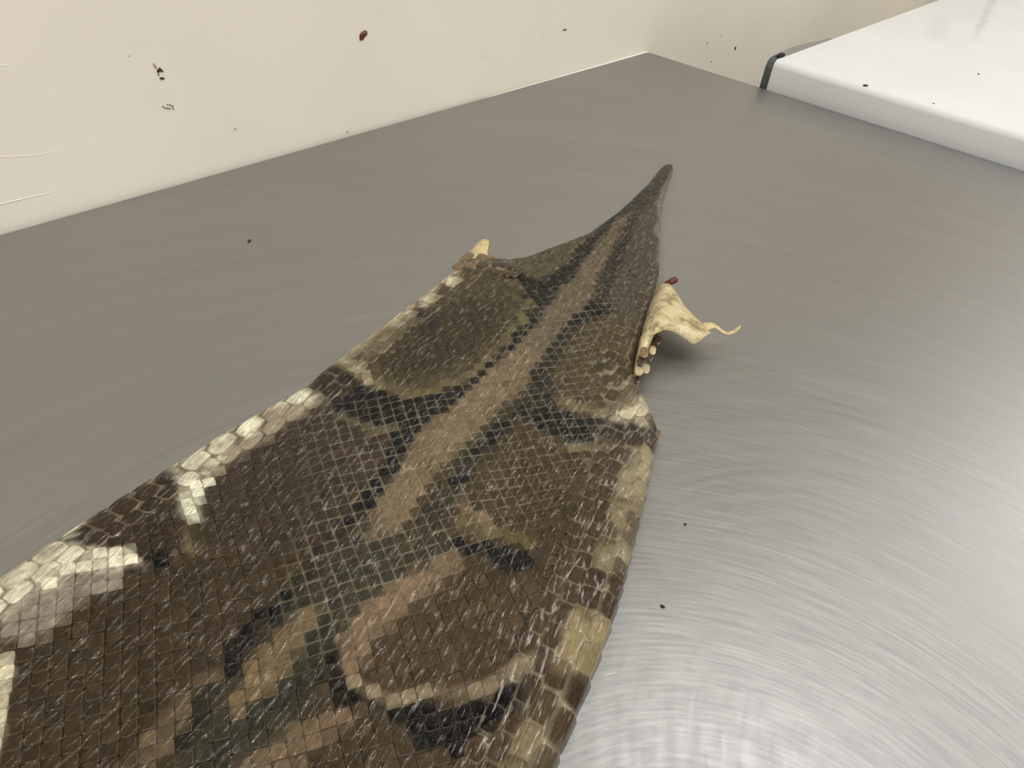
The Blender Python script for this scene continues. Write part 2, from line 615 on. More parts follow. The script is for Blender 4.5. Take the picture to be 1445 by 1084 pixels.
QL = edge_q(lef, 'min')
QR = edge_q(rig, 'min')
end = np.clip((ULEN - UU) / 0.02, 0.0, 1.0)
QL = np.maximum(QL, 0.004) * np.sqrt(np.clip(end, 0.05, 1))
QR = np.maximum(QR, 0.004) * np.sqrt(np.clip(end, 0.05, 1))
Z0 = zprof(SX) * np.clip(0.3 + 0.7 * end, 0, 1)
RL = np.minimum.reduce([np.full_like(UU, 0.0095), QL * 0.8, Z0 * 0.85])
RR = np.minimum.reduce([np.full_like(UU, 0.0125), QR * 0.8, Z0 * 0.92])


def iu(A, u):
    return np.interp(u, UU, A)


_ph = rng.uniform(0, 6.28, 12)


def undul(u, q):
    return 0.0011 * np.sin(u * 31 + q * 40 + _ph[0]) + 0.0009 * np.sin(u * 52 - q * 61 + _ph[1]) + 0.0007 * np.sin(u * 17 + q * 95 + _ph[2])


def surf(u, q, h=0.0):
    """skin surface: u along the spine, q arclength across (+ = left), h above it"""
    u = np.asarray(u, float)
    q = np.asarray(q, float)
    qe = np.where(q >= 0, iu(QL, u), iu(QR, u))
    r = np.where(q >= 0, iu(RL, u), iu(RR, u))
    z0 = iu(Z0, u)
    a = np.abs(q)
    flat = np.maximum(qe - r, 1e-4)
    th = np.clip((a - flat) / r, 0, 1.95)
    w = np.clip(1 - th / 0.8, 0, 1)
    lat = np.where(a <= flat, a, flat + r * np.sin(th))
    z = z0 - r * (1 - np.cos(th))
    full = np.clip(flat / 0.06, 0, 1)
    z = z + undul(u, q) * w * full
    # slight crown so that the middle lies higher
    z = z + 0.0025 * full * (1 - np.clip(a / np.maximum(flat, 1e-4), 0, 1) ** 2)
    nx, ny = np.where(a <= flat, 0, np.sin(th)), np.cos(th)
    sg = np.sign(q)
    lat2 = (lat + h * nx) * sg
    z = z + h * ny
    tx, ty = iu(TX, u), iu(TY, u)
    return np.stack([iu(SX, u) - ty * lat2, iu(SY, u) + tx * lat2, np.maximum(z, 0.0004)], -1)


# ------------------------------------------------------------------ colour pattern of the skin (its own pigment)
BLACK = (27, 27, 28)
PAT = []


def line(pts, wid, col, soft=5, op=1.0):
    PAT.append(('line', np.array(pts, float), np.array(wid if hasattr(wid, '__len__') else [wid] * len(pts), float), col, soft, op))


def poly(pts, col, soft=5, op=1.0):
    PAT.append(('poly', np.array(pts, float), None, col, soft, op))


def dot(p, r, col, soft=4, op=1.0):
    line([p, (p[0] + 0.1, p[1])], r * 2, col, soft, op)


# broad areas
poly([(-200, 860), (60, 860), (250, 760), (330, 640), (430, 580), (560, 590), (520, 700), (440, 800), (330, 930), (230, 1084), (100, 1300), (-300, 1300)], (72, 57, 40), 20)
poly([(320, 640), (440, 585), (560, 595), (540, 660), (480, 740), (380, 780), (300, 760)], (70, 55, 44), 15)
poly([(520, 740), (640, 775), (560, 850), (480, 890), (450, 980), (350, 1084), (200, 1200), (150, 1200), (270, 1050), (350, 930), (430, 820)], (66, 60, 46), 14)
poly([(640, 640), (700, 590), (780, 610), (850, 640), (850, 700), (800, 770), (740, 770), (650, 745), (620, 700)], (78, 62, 42), 12)
poly([(490, 930), (530, 870), (620, 790), (700, 810), (790, 790), (760, 900), (700, 960), (560, 980), (500, 970)], (84, 66, 46), 12)
poly([(560, 1084), (600, 1040), (700, 1030), (720, 1084), (600, 1250), (400, 1250)], (84, 66, 50), 12)
poly([(780, 520), (810, 460), (880, 440), (900, 480), (890, 550), (850, 570), (790, 560)], (88, 74, 52), 12)
poly([(640, 385), (690, 375), (738, 395), (748, 425), (735, 452), (700, 490), (650, 535), (600, 555), (555, 552), (520, 535), (498, 508), (500, 485), (560, 440)], (88, 76, 52), 8)
poly([(600, 450), (660, 425), (715, 425), (700, 470), (640, 520), (570, 530), (530, 510)], (70, 58, 40), 18)
# tan dorsal stripe
line([(530, 756), (550, 730), (569, 692), (587, 660), (612, 622), (650, 590), (682, 557), (720, 515), (755, 480), (790, 450), (815, 405), (832, 369), (869, 320), (890, 290), (910, 265)],
     [14, 42, 50, 58, 66, 68, 64, 56, 50, 46, 40, 35, 28, 18, 10], (134, 113, 86), 7)
line([(755, 480), (790, 450), (815, 405), (832, 369), (869, 320), (890, 290), (910, 265)], [46, 46, 40, 35, 28, 18, 10], (116, 100, 80), 7)
line([(440, 868), (407, 909), (379, 946), (349, 988), (338, 1012)], [22, 38, 48, 42, 16], (130, 109, 80), 6)
line([(300, 955), (262, 1003), (237, 1033), (205, 1075), (170, 1120)], [20, 36, 40, 40, 40], (112, 93, 71), 8)
line([(645, 785), (580, 830), (530, 870), (502, 905), (492, 945), (502, 975)], [20, 34, 40, 36, 26, 20], (136, 112, 86), 9)
line([(500, 1005), (450, 1033), (415, 1055), (374, 1080), (340, 1110)], [18, 34, 42, 46, 46], (128, 105, 82), 8)
line([(690, 740), (660, 725), (640, 700)], [14, 18, 14], (128, 106, 80), 7)
# olive shading beside the stripe
line([(762, 555), (700, 605), (660, 650), (640, 690), (600, 740), (570, 775)], [30, 30, 32, 30, 26, 24], (66, 60, 44), 8)
line([(455, 900), (437, 929), (417, 958), (394, 986), (349, 1021), (310, 1060)], [26, 30, 30, 32, 34, 34], (58, 55, 44), 6)
line([(300, 975), (285, 993), (272, 1026), (257, 1050)], [20, 26, 26, 26], (48, 44, 34), 6)
# black markings, left of the stripe
line([(574, 595), (564, 627), (552, 655), (537, 682), (520, 702), (505, 722), (490, 742)], [40, 30, 24, 20, 18, 17, 16], BLACK, 4)
line([(475, 759), (455, 767), (440, 799), (422, 819)], 12, (48, 44, 36), 5)
line([(403, 847), (382, 869), (362, 876), (343, 899), (338, 924), (322, 946)], [22, 24, 22, 26, 26, 20], (27, 27, 27), 4)
poly([(488, 540), (525, 545), (560, 562), (620, 560), (610, 592), (560, 602), (500, 590), (462, 574), (478, 560)], BLACK, 4)
line([(614, 574), (647, 549), (677, 519), (702, 499), (721, 477), (739, 455), (751, 435), (764, 408), (782, 392)], [34, 26, 19, 18, 22, 28, 34, 42, 34], (36, 36, 31), 4)
line([(684, 377), (709, 381), (734, 387), (759, 397)], [11, 13, 18, 28], (32, 22, 20), 3)
line([(782, 392), (804, 374), (819, 354), (839, 332), (859, 315), (880, 296), (901, 277)], [34, 28, 22, 17, 13, 11, 8], (40, 36, 31), 4)
poly([(740, 388), (790, 380), (775, 420), (752, 430)], (30, 29, 27), 4)
# black markings, right of the stripe
line([(852, 424), (844, 439), (824, 447), (804, 461)], [26, 24, 20, 15], (33, 31, 28), 4)
line([(804, 461), (794, 482), (779, 500), (769, 517), (759, 542), (759, 570)], [18, 18, 22, 24, 28, 34], (46, 43, 33), 5)
line([(856, 420), (859, 394), (869, 369), (884, 340), (899, 305), (908, 282), (924, 257)], [20, 22, 22, 20, 20, 16, 14], (50, 43, 35), 5)
line([(749, 590), (779, 592), (799, 599), (814, 613), (834, 614), (852, 602)], [22, 34, 34, 36, 34, 30], BLACK, 4)
line([(852, 602), (874, 604), (899, 604), (924, 612)], [30, 30, 34, 26], (62, 48, 38), 5)
line([(740, 577), (705, 602), (694, 622), (664, 640), (650, 672), (642, 686)], 12, (42, 39, 31), 4)
for p in ((740, 577), (705, 602), (695, 617), (692, 628), (662, 642), (650, 672), (642, 684), (469, 934), (449, 961), (424, 968), (407, 998), (359, 1036), (337, 1068), (402, 848)):
    dot(p, 7, (30, 28, 26), 3)
line([(639, 766), (665, 772), (693, 779), (712, 789), (745, 790)], [13, 18, 26, 30, 20], BLACK, 4)
line([(476, 950), (487, 975), (500, 996)], [18, 30, 24], (42, 36, 30), 6)
line([(542, 998), (590, 1015), (640, 1020), (690, 1004), (724, 982)], [18, 36, 42, 40, 30], (31, 29, 29), 5)
dot((602, 1040), 16, (30, 32, 36), 4)
dot((640, 1055), 17, (34, 32, 32), 4)
# pale borders of the blotches
line([(748, 425), (735, 452), (700, 492), (650, 536), (600, 553), (560, 551), (525, 538)], [9, 9, 8, 9, 10, 11, 10], (116, 101, 68), 4)
line([(650, 737), (690, 752), (725, 757), (752, 763)], 12, (112, 98, 64), 4)
line([(500, 962), (545, 986), (600, 978), (650, 974), (690, 972), (720, 950), (748, 930)], [16, 16, 14, 16, 20, 22, 20], (146, 127, 96), 5)
line([(790, 568), (830, 580), (862, 578)], [8, 12, 14], (130, 116, 84), 4)
line([(800, 628), (825, 634), (850, 630)], [6, 12, 10], (124, 110, 82), 4)
line([(560, 605), (520, 605), (480, 590)], 9, (104, 92, 68), 5)
# tail flanks
poly([(862, 420), (882, 355), (905, 305), (935, 290), (935, 400), (905, 470), (880, 450)], (84, 72, 60), 6)
poly([(695, 370), (735, 362), (790, 342), (845, 322), (815, 352), (795, 378), (760, 392), (735, 384)], (96, 84, 64), 5)
line([(928, 255), (940, 240), (950, 228)], [14, 12, 12], (52, 46, 40), 3)
line([(952, 232), (944, 252), (936, 275), (931, 300), (930, 370)], [4, 5, 6, 6, 7], (140, 128, 110), 3)
# left margin
line([(-120, 870), (0, 815), (60, 772), (120, 738)], [60, 50, 34, 26], (232, 222, 186), 6)
poly([(-120, 880), (0, 815), (50, 778), (95, 763), (182, 775), (202, 798), (150, 806), (100, 806), (92, 830), (45, 843), (44, 872), (0, 882), (-120, 920)], (234, 225, 192), 5)
poly([(44, 850), (92, 832), (110, 812), (170, 808), (172, 828), (130, 842), (92, 862), (78, 884), (38, 905), (0, 910), (0, 886)], (152, 137, 116), 6)
poly([(-80, 950), (12, 928), (22, 940), (10, 1010), (-10, 1100), (-80, 1200)], (205, 194, 160), 6)
poly([(88, 764), (130, 728), (190, 690), (240, 660), (252, 690), (252, 720), (262, 760), (242, 776), (206, 785), (182, 773), (130, 772)], (64, 48, 35), 4)
poly([(205, 786), (236, 776), (242, 800), (216, 812)], (24, 21, 19), 4)
line([(245, 660), (290, 628), (330, 603), (380, 573), (440, 545)], [16, 18, 18, 20, 16], (228, 218, 180), 5)
line([(292, 662), (318, 640), (350, 618), (385, 594), (425, 572)], [34, 34, 32, 30, 24], (160, 144, 116), 7)
poly([(250, 660), (276, 652), (286, 690), (282, 736), (256, 736), (250, 702)], (232, 226, 194), 4)
for (p, r) in (((300, 645), 12), ((352, 602), 13), ((320, 624), 8), ((432, 560), 10), ((416, 563), 7), ((290, 676), 10)):
    dot(p, r, (232, 226, 192), 4)
line([(266, 742), (274, 775)], 16, (122, 106, 74), 4)
poly([(428, 548), (470, 510), (484, 520), (504, 542), (500, 560), (470, 566), (446, 562)], (56, 44, 34), 4)
line([(474, 510), (500, 490), (560, 445), (640, 385)], [14, 12, 11, 10], (196, 182, 144), 5)
line([(486, 512), (505, 526), (528, 542)], [18, 14, 12], (160, 145, 108), 5)
line([(520, 495), (560, 465), (600, 425)], [14, 14, 12], (120, 104, 78), 6)
for (p, r) in (((486, 505), 8), ((574, 434), 8), ((600, 424), 7), ((556, 452), 6), ((632, 394), 7)):
    dot(p, r, (226, 214, 176), 4)
dot((598, 446), 13, (62, 50, 42), 4)
dot((604, 460), 11, (54, 45, 40), 4)
line([(668, 372), (700, 378), (720, 384)], [12, 12, 10], (140, 122, 84), 5)
poly([(845, 590), (862, 575), (880, 560), (893, 548), (905, 565), (916, 575), (905, 582), (872, 584)], (126, 112, 86), 4)
poly([(858, 596), (870, 584), (893, 574), (918, 572), (922, 602), (906, 598), (890, 592), (872, 600)], (206, 194, 158), 3)
# right margin: alternating scutes
band = [((918, 622), 30, (70, 58, 50)), ((912, 654), 36, (172, 158, 118)), ((900, 690), 44, (160, 145, 106)), ((893, 732), 46, (146, 130, 92)), ((880, 765), 46, (104, 88, 66)), ((870, 790), 48, (150, 138, 100)),
        ((855, 830), 54, (74, 56, 36)), ((846, 862), 58, (72, 55, 37)), ((832, 897), 62, (156, 137, 96)), ((820, 936), 64, (154, 135, 92)), ((804, 974), 66, (76, 58, 36)), ((785, 1014), 66, (88, 70, 48)), ((764, 1060), 66, (138, 121, 86)), ((740, 1110), 66, (140, 121, 86))]
for p, w, c in band:
    ax = (-0.2, 0.98) if p[1] < 800 else (-0.42, 0.9)
    pr = (ax[1], -ax[0])
    h = 17 if p[1] < 800 else 20
    P0 = np.array(p, float)
    poly([P0 + np.array(pr) * 90 - np.array(ax) * h, P0 + np.array(pr) * 90 + np.array(ax) * h, P0 - np.array(pr) * w * 0.62 + np.array(ax) * h, P0 - np.array(pr) * w * 0.62 - np.array(ax) * h], c, 4)

FILM = [([(872, 625), (868, 680), (848, 750), (812, 830), (770, 910), (730, 990), (690, 1060)], [34, 50, 62, 84, 104, 116, 120])]
PALEGAP = [(420, 600), (540, 560), (640, 540), (740, 430), (870, 400), (890, 560), (830, 660), (740, 740), (660, 790), (520, 890), (400, 930), (400, 780), (450, 690)]


def seg_dist(p, pts, wid):
    best = np.full(len(p), 1e9)
    for k in range(len(pts) - 1):
        a, b = pts[k], pts[k + 1]
        ab = b - a
        t = np.clip(((p - a) @ ab) / (ab @ ab + 1e-9), 0, 1)
        d = np.linalg.norm(p - (a + t[:, None] * ab), axis=1) - (wid[k] + (wid[k + 1] - wid[k]) * t) / 2
        best = np.minimum(best, d)
    return best


def poly_dist(p, pts):
    n = len(pts)
    best = np.full(len(p), 1e9)
    ins = np.zeros(len(p), bool)
    for k in range(n):
        a, b = pts[k], pts[(k + 1) % n]
        ab = b - a
        t = np.clip(((p - a) @ ab) / (ab @ ab + 1e-9), 0, 1)
        best = np.minimum(best, np.linalg.norm(p - (a + t[:, None] * ab), axis=1))
        c = ((a[1] > p[:, 1]) != (b[1] > p[:, 1]))
        with np.errstate(divide='ignore', invalid='ignore'):
            xi = (b[0] - a[0]) * (p[:, 1] - a[1]) / (b[1] - a[1]) + a[0]
        ins ^= c & (p[:, 0] < xi)
    return np.where(ins, -best, best)


def sm(e0, e1, x):
    t = np.clip((x - e0) / (e1 - e0), 0, 1)
    return t * t * (3 - 2 * t)


_perm = rng.uniform(0, 1, (256, 256))


def vnoise(p):
    i = np.floor(p).astype(int)
    f = p - i
    f = f * f * (3 - 2 * f)
    g = lambda a, b: _perm[a % 256, b % 256]
    return (g(i[:, 0], i[:, 1]) * (1 - f[:, 0]) + g(i[:, 0] + 1, i[:, 1]) * f[:, 0]) * (1 - f[:, 1]) + (g(i[:, 0], i[:, 1] + 1) * (1 - f[:, 0]) + g(i[:, 0] + 1, i[:, 1] + 1) * f[:, 0]) * f[:, 1]


PAT_GAIN = 0.72


def pigment(P):
    """pigment (linear rgb) at skin points"""
    px = project(P)
    px = px + np.stack([vnoise(px / 13.0) - 0.5, vnoise(px / 13.0 + 77) - 0.5], -1) * 9
    col = np.tile(lin((78, 63, 46)), (len(px), 1))
    for kind, pts, wid, c, soft, op in PAT:
        d = seg_dist(px, pts, wid) if kind == 'line' else poly_dist(px, pts)
        w = (1 - sm(-soft * 0.6, soft, d)) * op
        col = col * (1 - w[:, None]) + lin(c) * w[:, None]
    lum = col.mean(1)
    n = vnoise(px / 6.5 + 31) * 0.6 + vnoise(px / 3.0 + 11) * 0.4
    m = sm(0.56, 0.70, n) * sm(0.22, 0.45, lum) * 0.62
    col = col * (1 - m[:, None]) + lin((122, 106, 84)) * m[:, None]
    g_ = np.interp(lum, [0.02, 0.05, 0.12, 0.3, 0.5], [0.62, 0.62, 0.66, 0.72, 0.88])[:, None]
    g_ = np.where(lum[:, None] < 0.018, 0.30, g_)
    return col * g_ * np.where(lum[:, None] < 0.09, np.array([[0.945, 1.0, 0.95]]), np.where(lum[:, None] < 0.35, np.where(lum[:, None] < 0.17, np.array([[0.95, 1.0, 1.0]]), np.array([[0.95, 1.0, 1.12]])), np.array([[0.97, 1.0, 1.06]])))


def film_amount(P):
    px = project(P)
    return np.clip(1 - sm(-30, 22, seg_dist(px, np.array(FILM[0][0], float), np.array(FILM[0][1], float))), 0, 1)


# ------------------------------------------------------------------ skin material
def skin_material(name, scale=True):
    k = NT(name)
    at_c = k.n('Attribute', attribute_name='pigment').outputs['Color']
    rim = k.n('Attribute', attribute_name='rim').outputs['Fac']
    film = k.n('Attribute', attribute_name='film').outputs['Fac']
    uv = k.n('UVMap', uv_map='lattice').outputs[0]
    sp = k.n('SeparateXYZ')
    k.l(uv, sp.inputs[0])
    pos = k.n('NewGeometry').outputs['Position']

    def stretched(su, sv):
        cb = k.n('CombineXYZ')
        k.l(k.math('MULTIPLY', sp.outputs[0], su), cb.inputs[0])
        k.l(k.math('MULTIPLY', sp.outputs[1], sv), cb.inputs[1])
        return cb.outputs[0]
    wr = k.noise(stretched(85, 430), 1.0, 3, 0.6)
    wr2 = k.noise(stretched(45, 190), 1.0, 2, 0.5)
    mott = k.noise(pos, 260, 4, 0.6)
    var = k.ramp(mott, [(0.28, (0.74, 0.74, 0.74)), (0.72, (1.22, 1.22, 1.22))])
    col = k.mix(1.0, at_c, var, 'MULTIPLY')
    # thin pale streaks: dry folds plus painted glints and grey film reflections
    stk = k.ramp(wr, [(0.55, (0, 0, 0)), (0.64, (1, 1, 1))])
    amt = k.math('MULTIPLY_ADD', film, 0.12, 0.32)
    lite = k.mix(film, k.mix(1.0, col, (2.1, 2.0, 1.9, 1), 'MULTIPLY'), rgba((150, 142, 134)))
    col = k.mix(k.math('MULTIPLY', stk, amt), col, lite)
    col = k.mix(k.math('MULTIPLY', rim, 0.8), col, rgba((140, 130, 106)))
    k.l(col, k.b.inputs['Base Color'])
    k.l(k.math('SUBTRACT', k.math('MULTIPLY_ADD', wr2, 0.12, 0.12), k.math('MULTIPLY', film, 0.08)), k.b.inputs['Roughness'])
    k.l(k.math('MULTIPLY_ADD', stk, k.math('MULTIPLY_ADD', film, 0.15, 1.0), 0.13), k.b.inputs['Specular IOR Level'])
    h = k.math('ADD', k.math('MULTIPLY', wr, 1.0), k.math('MULTIPLY', wr2, 0.7))
    n0 = k.bump(h, 1.0, 0.0022)
    k.l(n0, k.b.inputs['Normal'])
    return k.m


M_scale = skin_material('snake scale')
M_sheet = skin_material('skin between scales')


def set_attrs(me, pig, rim, film, uv):
    a = me.attributes.new('pigment', 'FLOAT_COLOR', 'POINT')
    a.data.foreach_set('color', np.c_[pig, np.ones(len(pig))].astype(np.float32).ravel())
    a = me.attributes.new('rim', 'FLOAT', 'POINT')
    a.data.foreach_set('value', np.asarray(rim, np.float32))
    a = me.attributes.new('film', 'FLOAT', 'POINT')
    a.data.foreach_set('value', np.asarray(film, np.float32))
    l = me.uv_layers.new(name='lattice')
    idx = np.empty(len(me.loops), np.int32)
    me.loops.foreach_get('vertex_index', idx)
    l.data.foreach_set('uv', uv[idx].astype(np.float32).ravel())


def np_mesh(name, V, Fq):
    me = bpy.data.meshes.new(name)
    V = np.asarray(V, np.float32)
    Fq = np.asarray(Fq, np.int32)
    me.vertices.add(len(V))
    me.vertices.foreach_set('co', V.ravel())
    me.loops.add(Fq.size)
    me.loops.foreach_set('vertex_index', Fq.ravel())
    me.polygons.add(len(Fq))
    me.polygons.foreach_set('loop_start', np.arange(0, Fq.size, 4, dtype=np.int32))
    me.polygons.foreach_set('loop_total', np.full(len(Fq), 4, np.int32))
    me.polygons.foreach_set('use_smooth', np.ones(len(Fq), bool))
    me.update(calc_edges=True)
    me.validate()
    return me


skin = empty('snake_skin', (float(spine[6][0]), float(spine[6][1]), 0.0), 'patterned brown, tan and black snake skin with its tail, spread out on the steel table', 'snake skin')
SB = np.array(skin['_base'])

# ---- lattice: rows i along the spine, columns j across
def aspace(u):
    x = iu(SX, u)
    return np.interp(x, [-1.5, -0.80, -0.68, -0.58, -0.50, -0.41], [0.0054, 0.0052, 0.0043, 0.0034, 0.0026, 0.0018])


rows = [0.0]
while rows[-1] < ULEN - 0.002:
    rows.append(rows[-1] + float(aspace(rows[-1])) * 1.0)
rows = np.array(rows)
NI = len(rows)
NJ = 50
QT = np.zeros((NI, 2 * NJ + 1))
for side in (1, -1):
    qe = iu(QL if side > 0 else QR, rows)
    rr = iu(RL if side > 0 else RR, rows)
    a = aspace(rows)
    qend = qe - rr + rr * 1.57
    q = np.zeros(NI)
    grow = 0.25
    for j in range(1, NJ + 1):
        full = np.clip(qe / 0.10, 0, 1)
        t = sm(0, 1, (q - (qend - 0.050)) / 0.045)
        q = q + a * (1 + grow * t * full)
        QT[:, NJ + side * j] = side * q


def lat(i, j):
    """continuous lattice index -> (u, q)"""
    i = np.clip(i, 0, NI - 1.001)
    j = np.clip(j + NJ, 0, 2 * NJ - 0.001)
    i0 = np.floor(i).astype(int)
    j0 = np.floor(j).astype(int)
    fi, fj = i - i0, j - j0
    u = rows[i0] * (1 - fi) + rows[i0 + 1] * fi
    q = (QT[i0, j0] * (1 - fi) + QT[i0 + 1, j0] * fi) * (1 - fj) + (QT[i0, j0 + 1] * (1 - fi) + QT[i0 + 1, j0 + 1] * fi) * fj
    return u, q


ii, jj = np.meshgrid(np.arange(2, NI - 2), np.arange(-NJ + 2, NJ - 1), indexing='ij')
keep = (ii + jj) % 2 == 0
ii, jj = ii[keep].astype(float), jj[keep].astype(float)
u0, q0 = lat(ii, jj)
qe0 = np.where(q0 >= 0, iu(QL, u0), iu(QR, u0))
r0 = np.where(q0 >= 0, iu(RL, u0), iu(RR, u0))
e0 = qe0 - r0 + r0 * 1.57 - np.abs(q0)
full0 = np.clip((qe0 - 0.05) / 0.045, 0, 1)
lim = np.where(q0 >= 0, 0.0335, 0.0465) * full0 - r0 * 0.1 * (1 - full0)
keep = e0 >= lim
ii, jj, u0, q0, qe0, r0 = (a[keep] for a in (ii, jj, u0, q0, qe0, r0))
n_main = len(ii)
half_u = np.zeros(n_main)
half_q = np.zeros(n_main)
shape = np.zeros(n_main)
# larger scales along the two margins, and the row of wide scutes on the right one
ex = []
for side in (1, -1):
    QE, RX = (QL, RL) if side > 0 else (QR, RR)
    if side > 0:
        rowsets = [(0.0270, 0.0072, 0.0054, 0), (0.0165, 0.0088, 0.0068, 0), (0.0040, 0.0092, 0.0074, 0), (-0.0090, 0.0092, 0.0076, 0)]
    else:
        rowsets = [(0.0405, 0.0064, 0.0050, 0), (0.0315, 0.0070, 0.0056, 0), (0.0215, 0.0078, 0.0064, 0), (0.0020, 0.0082, 0.0150, 1)]
    for rn, (e, hu, hq, shp) in enumerate(rowsets):
        uu_ = 0.02 + (hu if rn % 2 else 0.0)
        while uu_ < ULEN - 0.05:
            qe_ = float(iu(QE, uu_))
            f_ = float(np.clip((qe_ - 0.05) / 0.045, 0, 1))
            k_ = 0.55 + 0.45 * f_
            if f_ > 0.12:
                qend_ = qe_ - float(iu(RX, uu_)) * (1 - 1.57)
                ex.append((uu_ + rng.normal(0, 0.0004), side * (qend_ - e * (k_ if e > 0 else 1)), hu * k_, hq * (0.6 + 0.4 * f_), shp + 2.0))
            uu_ += 2 * hu * k_ * (0.98 if shp == 0 else 1.0)
ex = np.array(ex)
ii = np.r_[ii, np.zeros(len(ex))]
jj = np.r_[jj, np.zeros(len(ex))]
u0 = np.r_[u0, ex[:, 0]]
q0 = np.r_[q0, ex[:, 1]]
half_u = np.r_[half_u, ex[:, 2]]
half_q = np.r_[half_q, ex[:, 3]]
shape = np.r_[shape, ex[:, 4]]
qe0 = np.where(q0 >= 0, iu(QL, u0), iu(QR, u0))
r0 = np.where(q0 >= 0, iu(RL, u0), iu(RR, u0))
C0 = surf(u0, q0)
cpx = project(C0)
keep = (cpx[:, 0] > -90) & (cpx[:, 0] < 1500) & (cpx[:, 1] < 1190)
ii, jj, u0, q0, qe0, r0, C0, cpx, half_u, half_q, shape = (a[keep] for a in (ii, jj, u0, q0, qe0, r0, C0, cpx, half_u, half_q, shape))
N = len(ii)
print('scales', N)
g = np.array([-1, -0.93, -0.78, -0.3, 0.3, 0.78, 0.93, 1])
G = len(g)
gp, gq = np.meshgrid(g, g, indexing='ij')
gp, gq = gp.ravel(), gq.ravel()
edge_near = sm(0.06, 0.0, (qe0 - r0 + r0 * 1.57) - np.abs(q0)) * np.clip(qe0 / 0.1, 0, 1)     # 1 at the margin
kr = np.where(shape < 1, 0.35 + 0.2 * edge_near, np.where(shape < 2.5, 0.80, 0.5))
p_ = gp[None, :] * np.sqrt(1 - kr[:, None] * gq[None, :] ** 2 / 2)
q_ = gq[None, :] * np.sqrt(1 - kr[:, None] * gp[None, :] ** 2 / 2)
size = np.where(shape < 1, 0.995, np.where(shape < 2.5, 1.0, 1.0))[:, None] * (1 + rng.normal(0, 0.012, (N, 1)))
di = (p_ + q_) / 2 * size
dj = (p_ - q_) / 2 * size
jit = rng.normal(0, 0.035, (N, 2))
um, qm = lat((ii[:, None] + di + jit[:, :1]).ravel(), (jj[:, None] + dj + jit[:, 1:]).ravel())
um, qm = um.reshape(N, -1), qm.reshape(N, -1)
isd = (shape > 1.5)[:, None]
iss = (shape > 2.5)[:, None]
sgq = np.sign(q0)[:, None]
# scutes: wide plates whose free edge (towards the tail) bulges
dus = p_ * (1.12 - 0.42 * (p_ > 0) * q_ ** 2 + 0.10 * (p_ < 0) * q_ ** 2)
u = np.where(isd, np.where(iss, u0[:, None] + half_u[:, None] * (dus + 0.05), u0[:, None] + half_u[:, None] * (p_ * 1.08 + 0.06 + jit[:, :1])), um).ravel()
q = np.where(isd, q0[:, None] + half_q[:, None] * np.where(iss, q_ * 1.04, q_ * 1.03 + jit[:, 1:]), qm).ravel()
asp = np.where(shape > 1.5, np.maximum(half_u, 0.004) * 0.80, aspace(u0))[:, None]
dome = ((1 - gp ** 2) * (1 - gq ** 2))[None, :]
ring = (np.maximum(np.abs(gp), np.abs(gq)) > 0.95)[None, :]
ring2 = (np.maximum(np.abs(gp), np.abs(gq)) > 0.90)[None, :]
tilt = (gp + gq)[None, :] / 2
tilt = np.where((shape > 1.5)[:, None], gp[None, :] * 0.8, tilt)
hh = asp * (0.060 + (0.085 + 0.05 * edge_near[:, None]) * np.sqrt(dome + 1e-9) + (0.055 + rng.normal(0, 0.02, (N, 1))) * tilt + rng.normal(0, 0.014, (N, 1)) + rng.normal(0, 0.03, (N, 1)) * (gp - gq)[None, :] / 2)
hh = np.where(iss, asp * (0.15 + 0.09 * np.sqrt(dome + 1e-9) + 0.10 * gp[None, :]), hh)
hh = np.where(ring, -0.03 * asp, hh)
P = surf(u, q, hh.ravel())
uvs = np.stack([u, q], -1)
pc = pigment(C0)
pv = pigment(P)
mixv = np.where(shape < 1, 0.35, np.where(shape < 2.5, 0.55, 0.25))
tone = np.clip(1 + rng.normal(0, 0.11, (N, 1)), 0.7, 1.35)
# every scale is a little darker towards its middle or base, as the pigment lies
pig = (pc * (1 - mixv[:, None]))[:, None, :] * np.ones((1, G * G, 1)) + pv.reshape(N, G * G, 3) * mixv[:, None, None]
pig = pig * tone[:, None, :]
lumc = pc.mean(1)
palem = np.where(shape < 1.5, 0.0, np.where(shape < 2.5, sm(0.22, 0.40, lumc), 0.75 * sm(0.10, 0.20, lumc)))
wr_ = palem[:, None, None] * np.where(ring, 0.85, np.where(ring2, 0.80, 0.0))[..., None]
pig = pig * (1 - wr_) + lin((112, 96, 76)) * wr_
lum = pc.mean(1)
palegap = 1 - sm(-40, 40, poly_dist(cpx, np.array(PALEGAP, float)))
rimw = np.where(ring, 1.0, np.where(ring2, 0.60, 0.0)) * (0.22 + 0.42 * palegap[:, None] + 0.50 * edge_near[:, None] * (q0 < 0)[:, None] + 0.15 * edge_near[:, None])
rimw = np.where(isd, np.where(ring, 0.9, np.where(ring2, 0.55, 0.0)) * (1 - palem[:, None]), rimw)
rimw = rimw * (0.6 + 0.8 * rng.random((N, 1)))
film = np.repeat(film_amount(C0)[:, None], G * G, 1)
fq = []
for a in range(G - 1):
    for b in range(G - 1):
        fq.append((a * G + b, (a + 1) * G + b, (a + 1) * G + b + 1, a * G + b + 1))
fq = np.array(fq)
# orientation check so that normals face out
Pm = P.reshape(N, G * G, 3)
c3 = np.cross(Pm[N // 2, G] - Pm[N // 2, 0], Pm[N // 2, 1] - Pm[N // 2, 0])
if c3[2] < 0:
    fq = fq[:, ::-1]
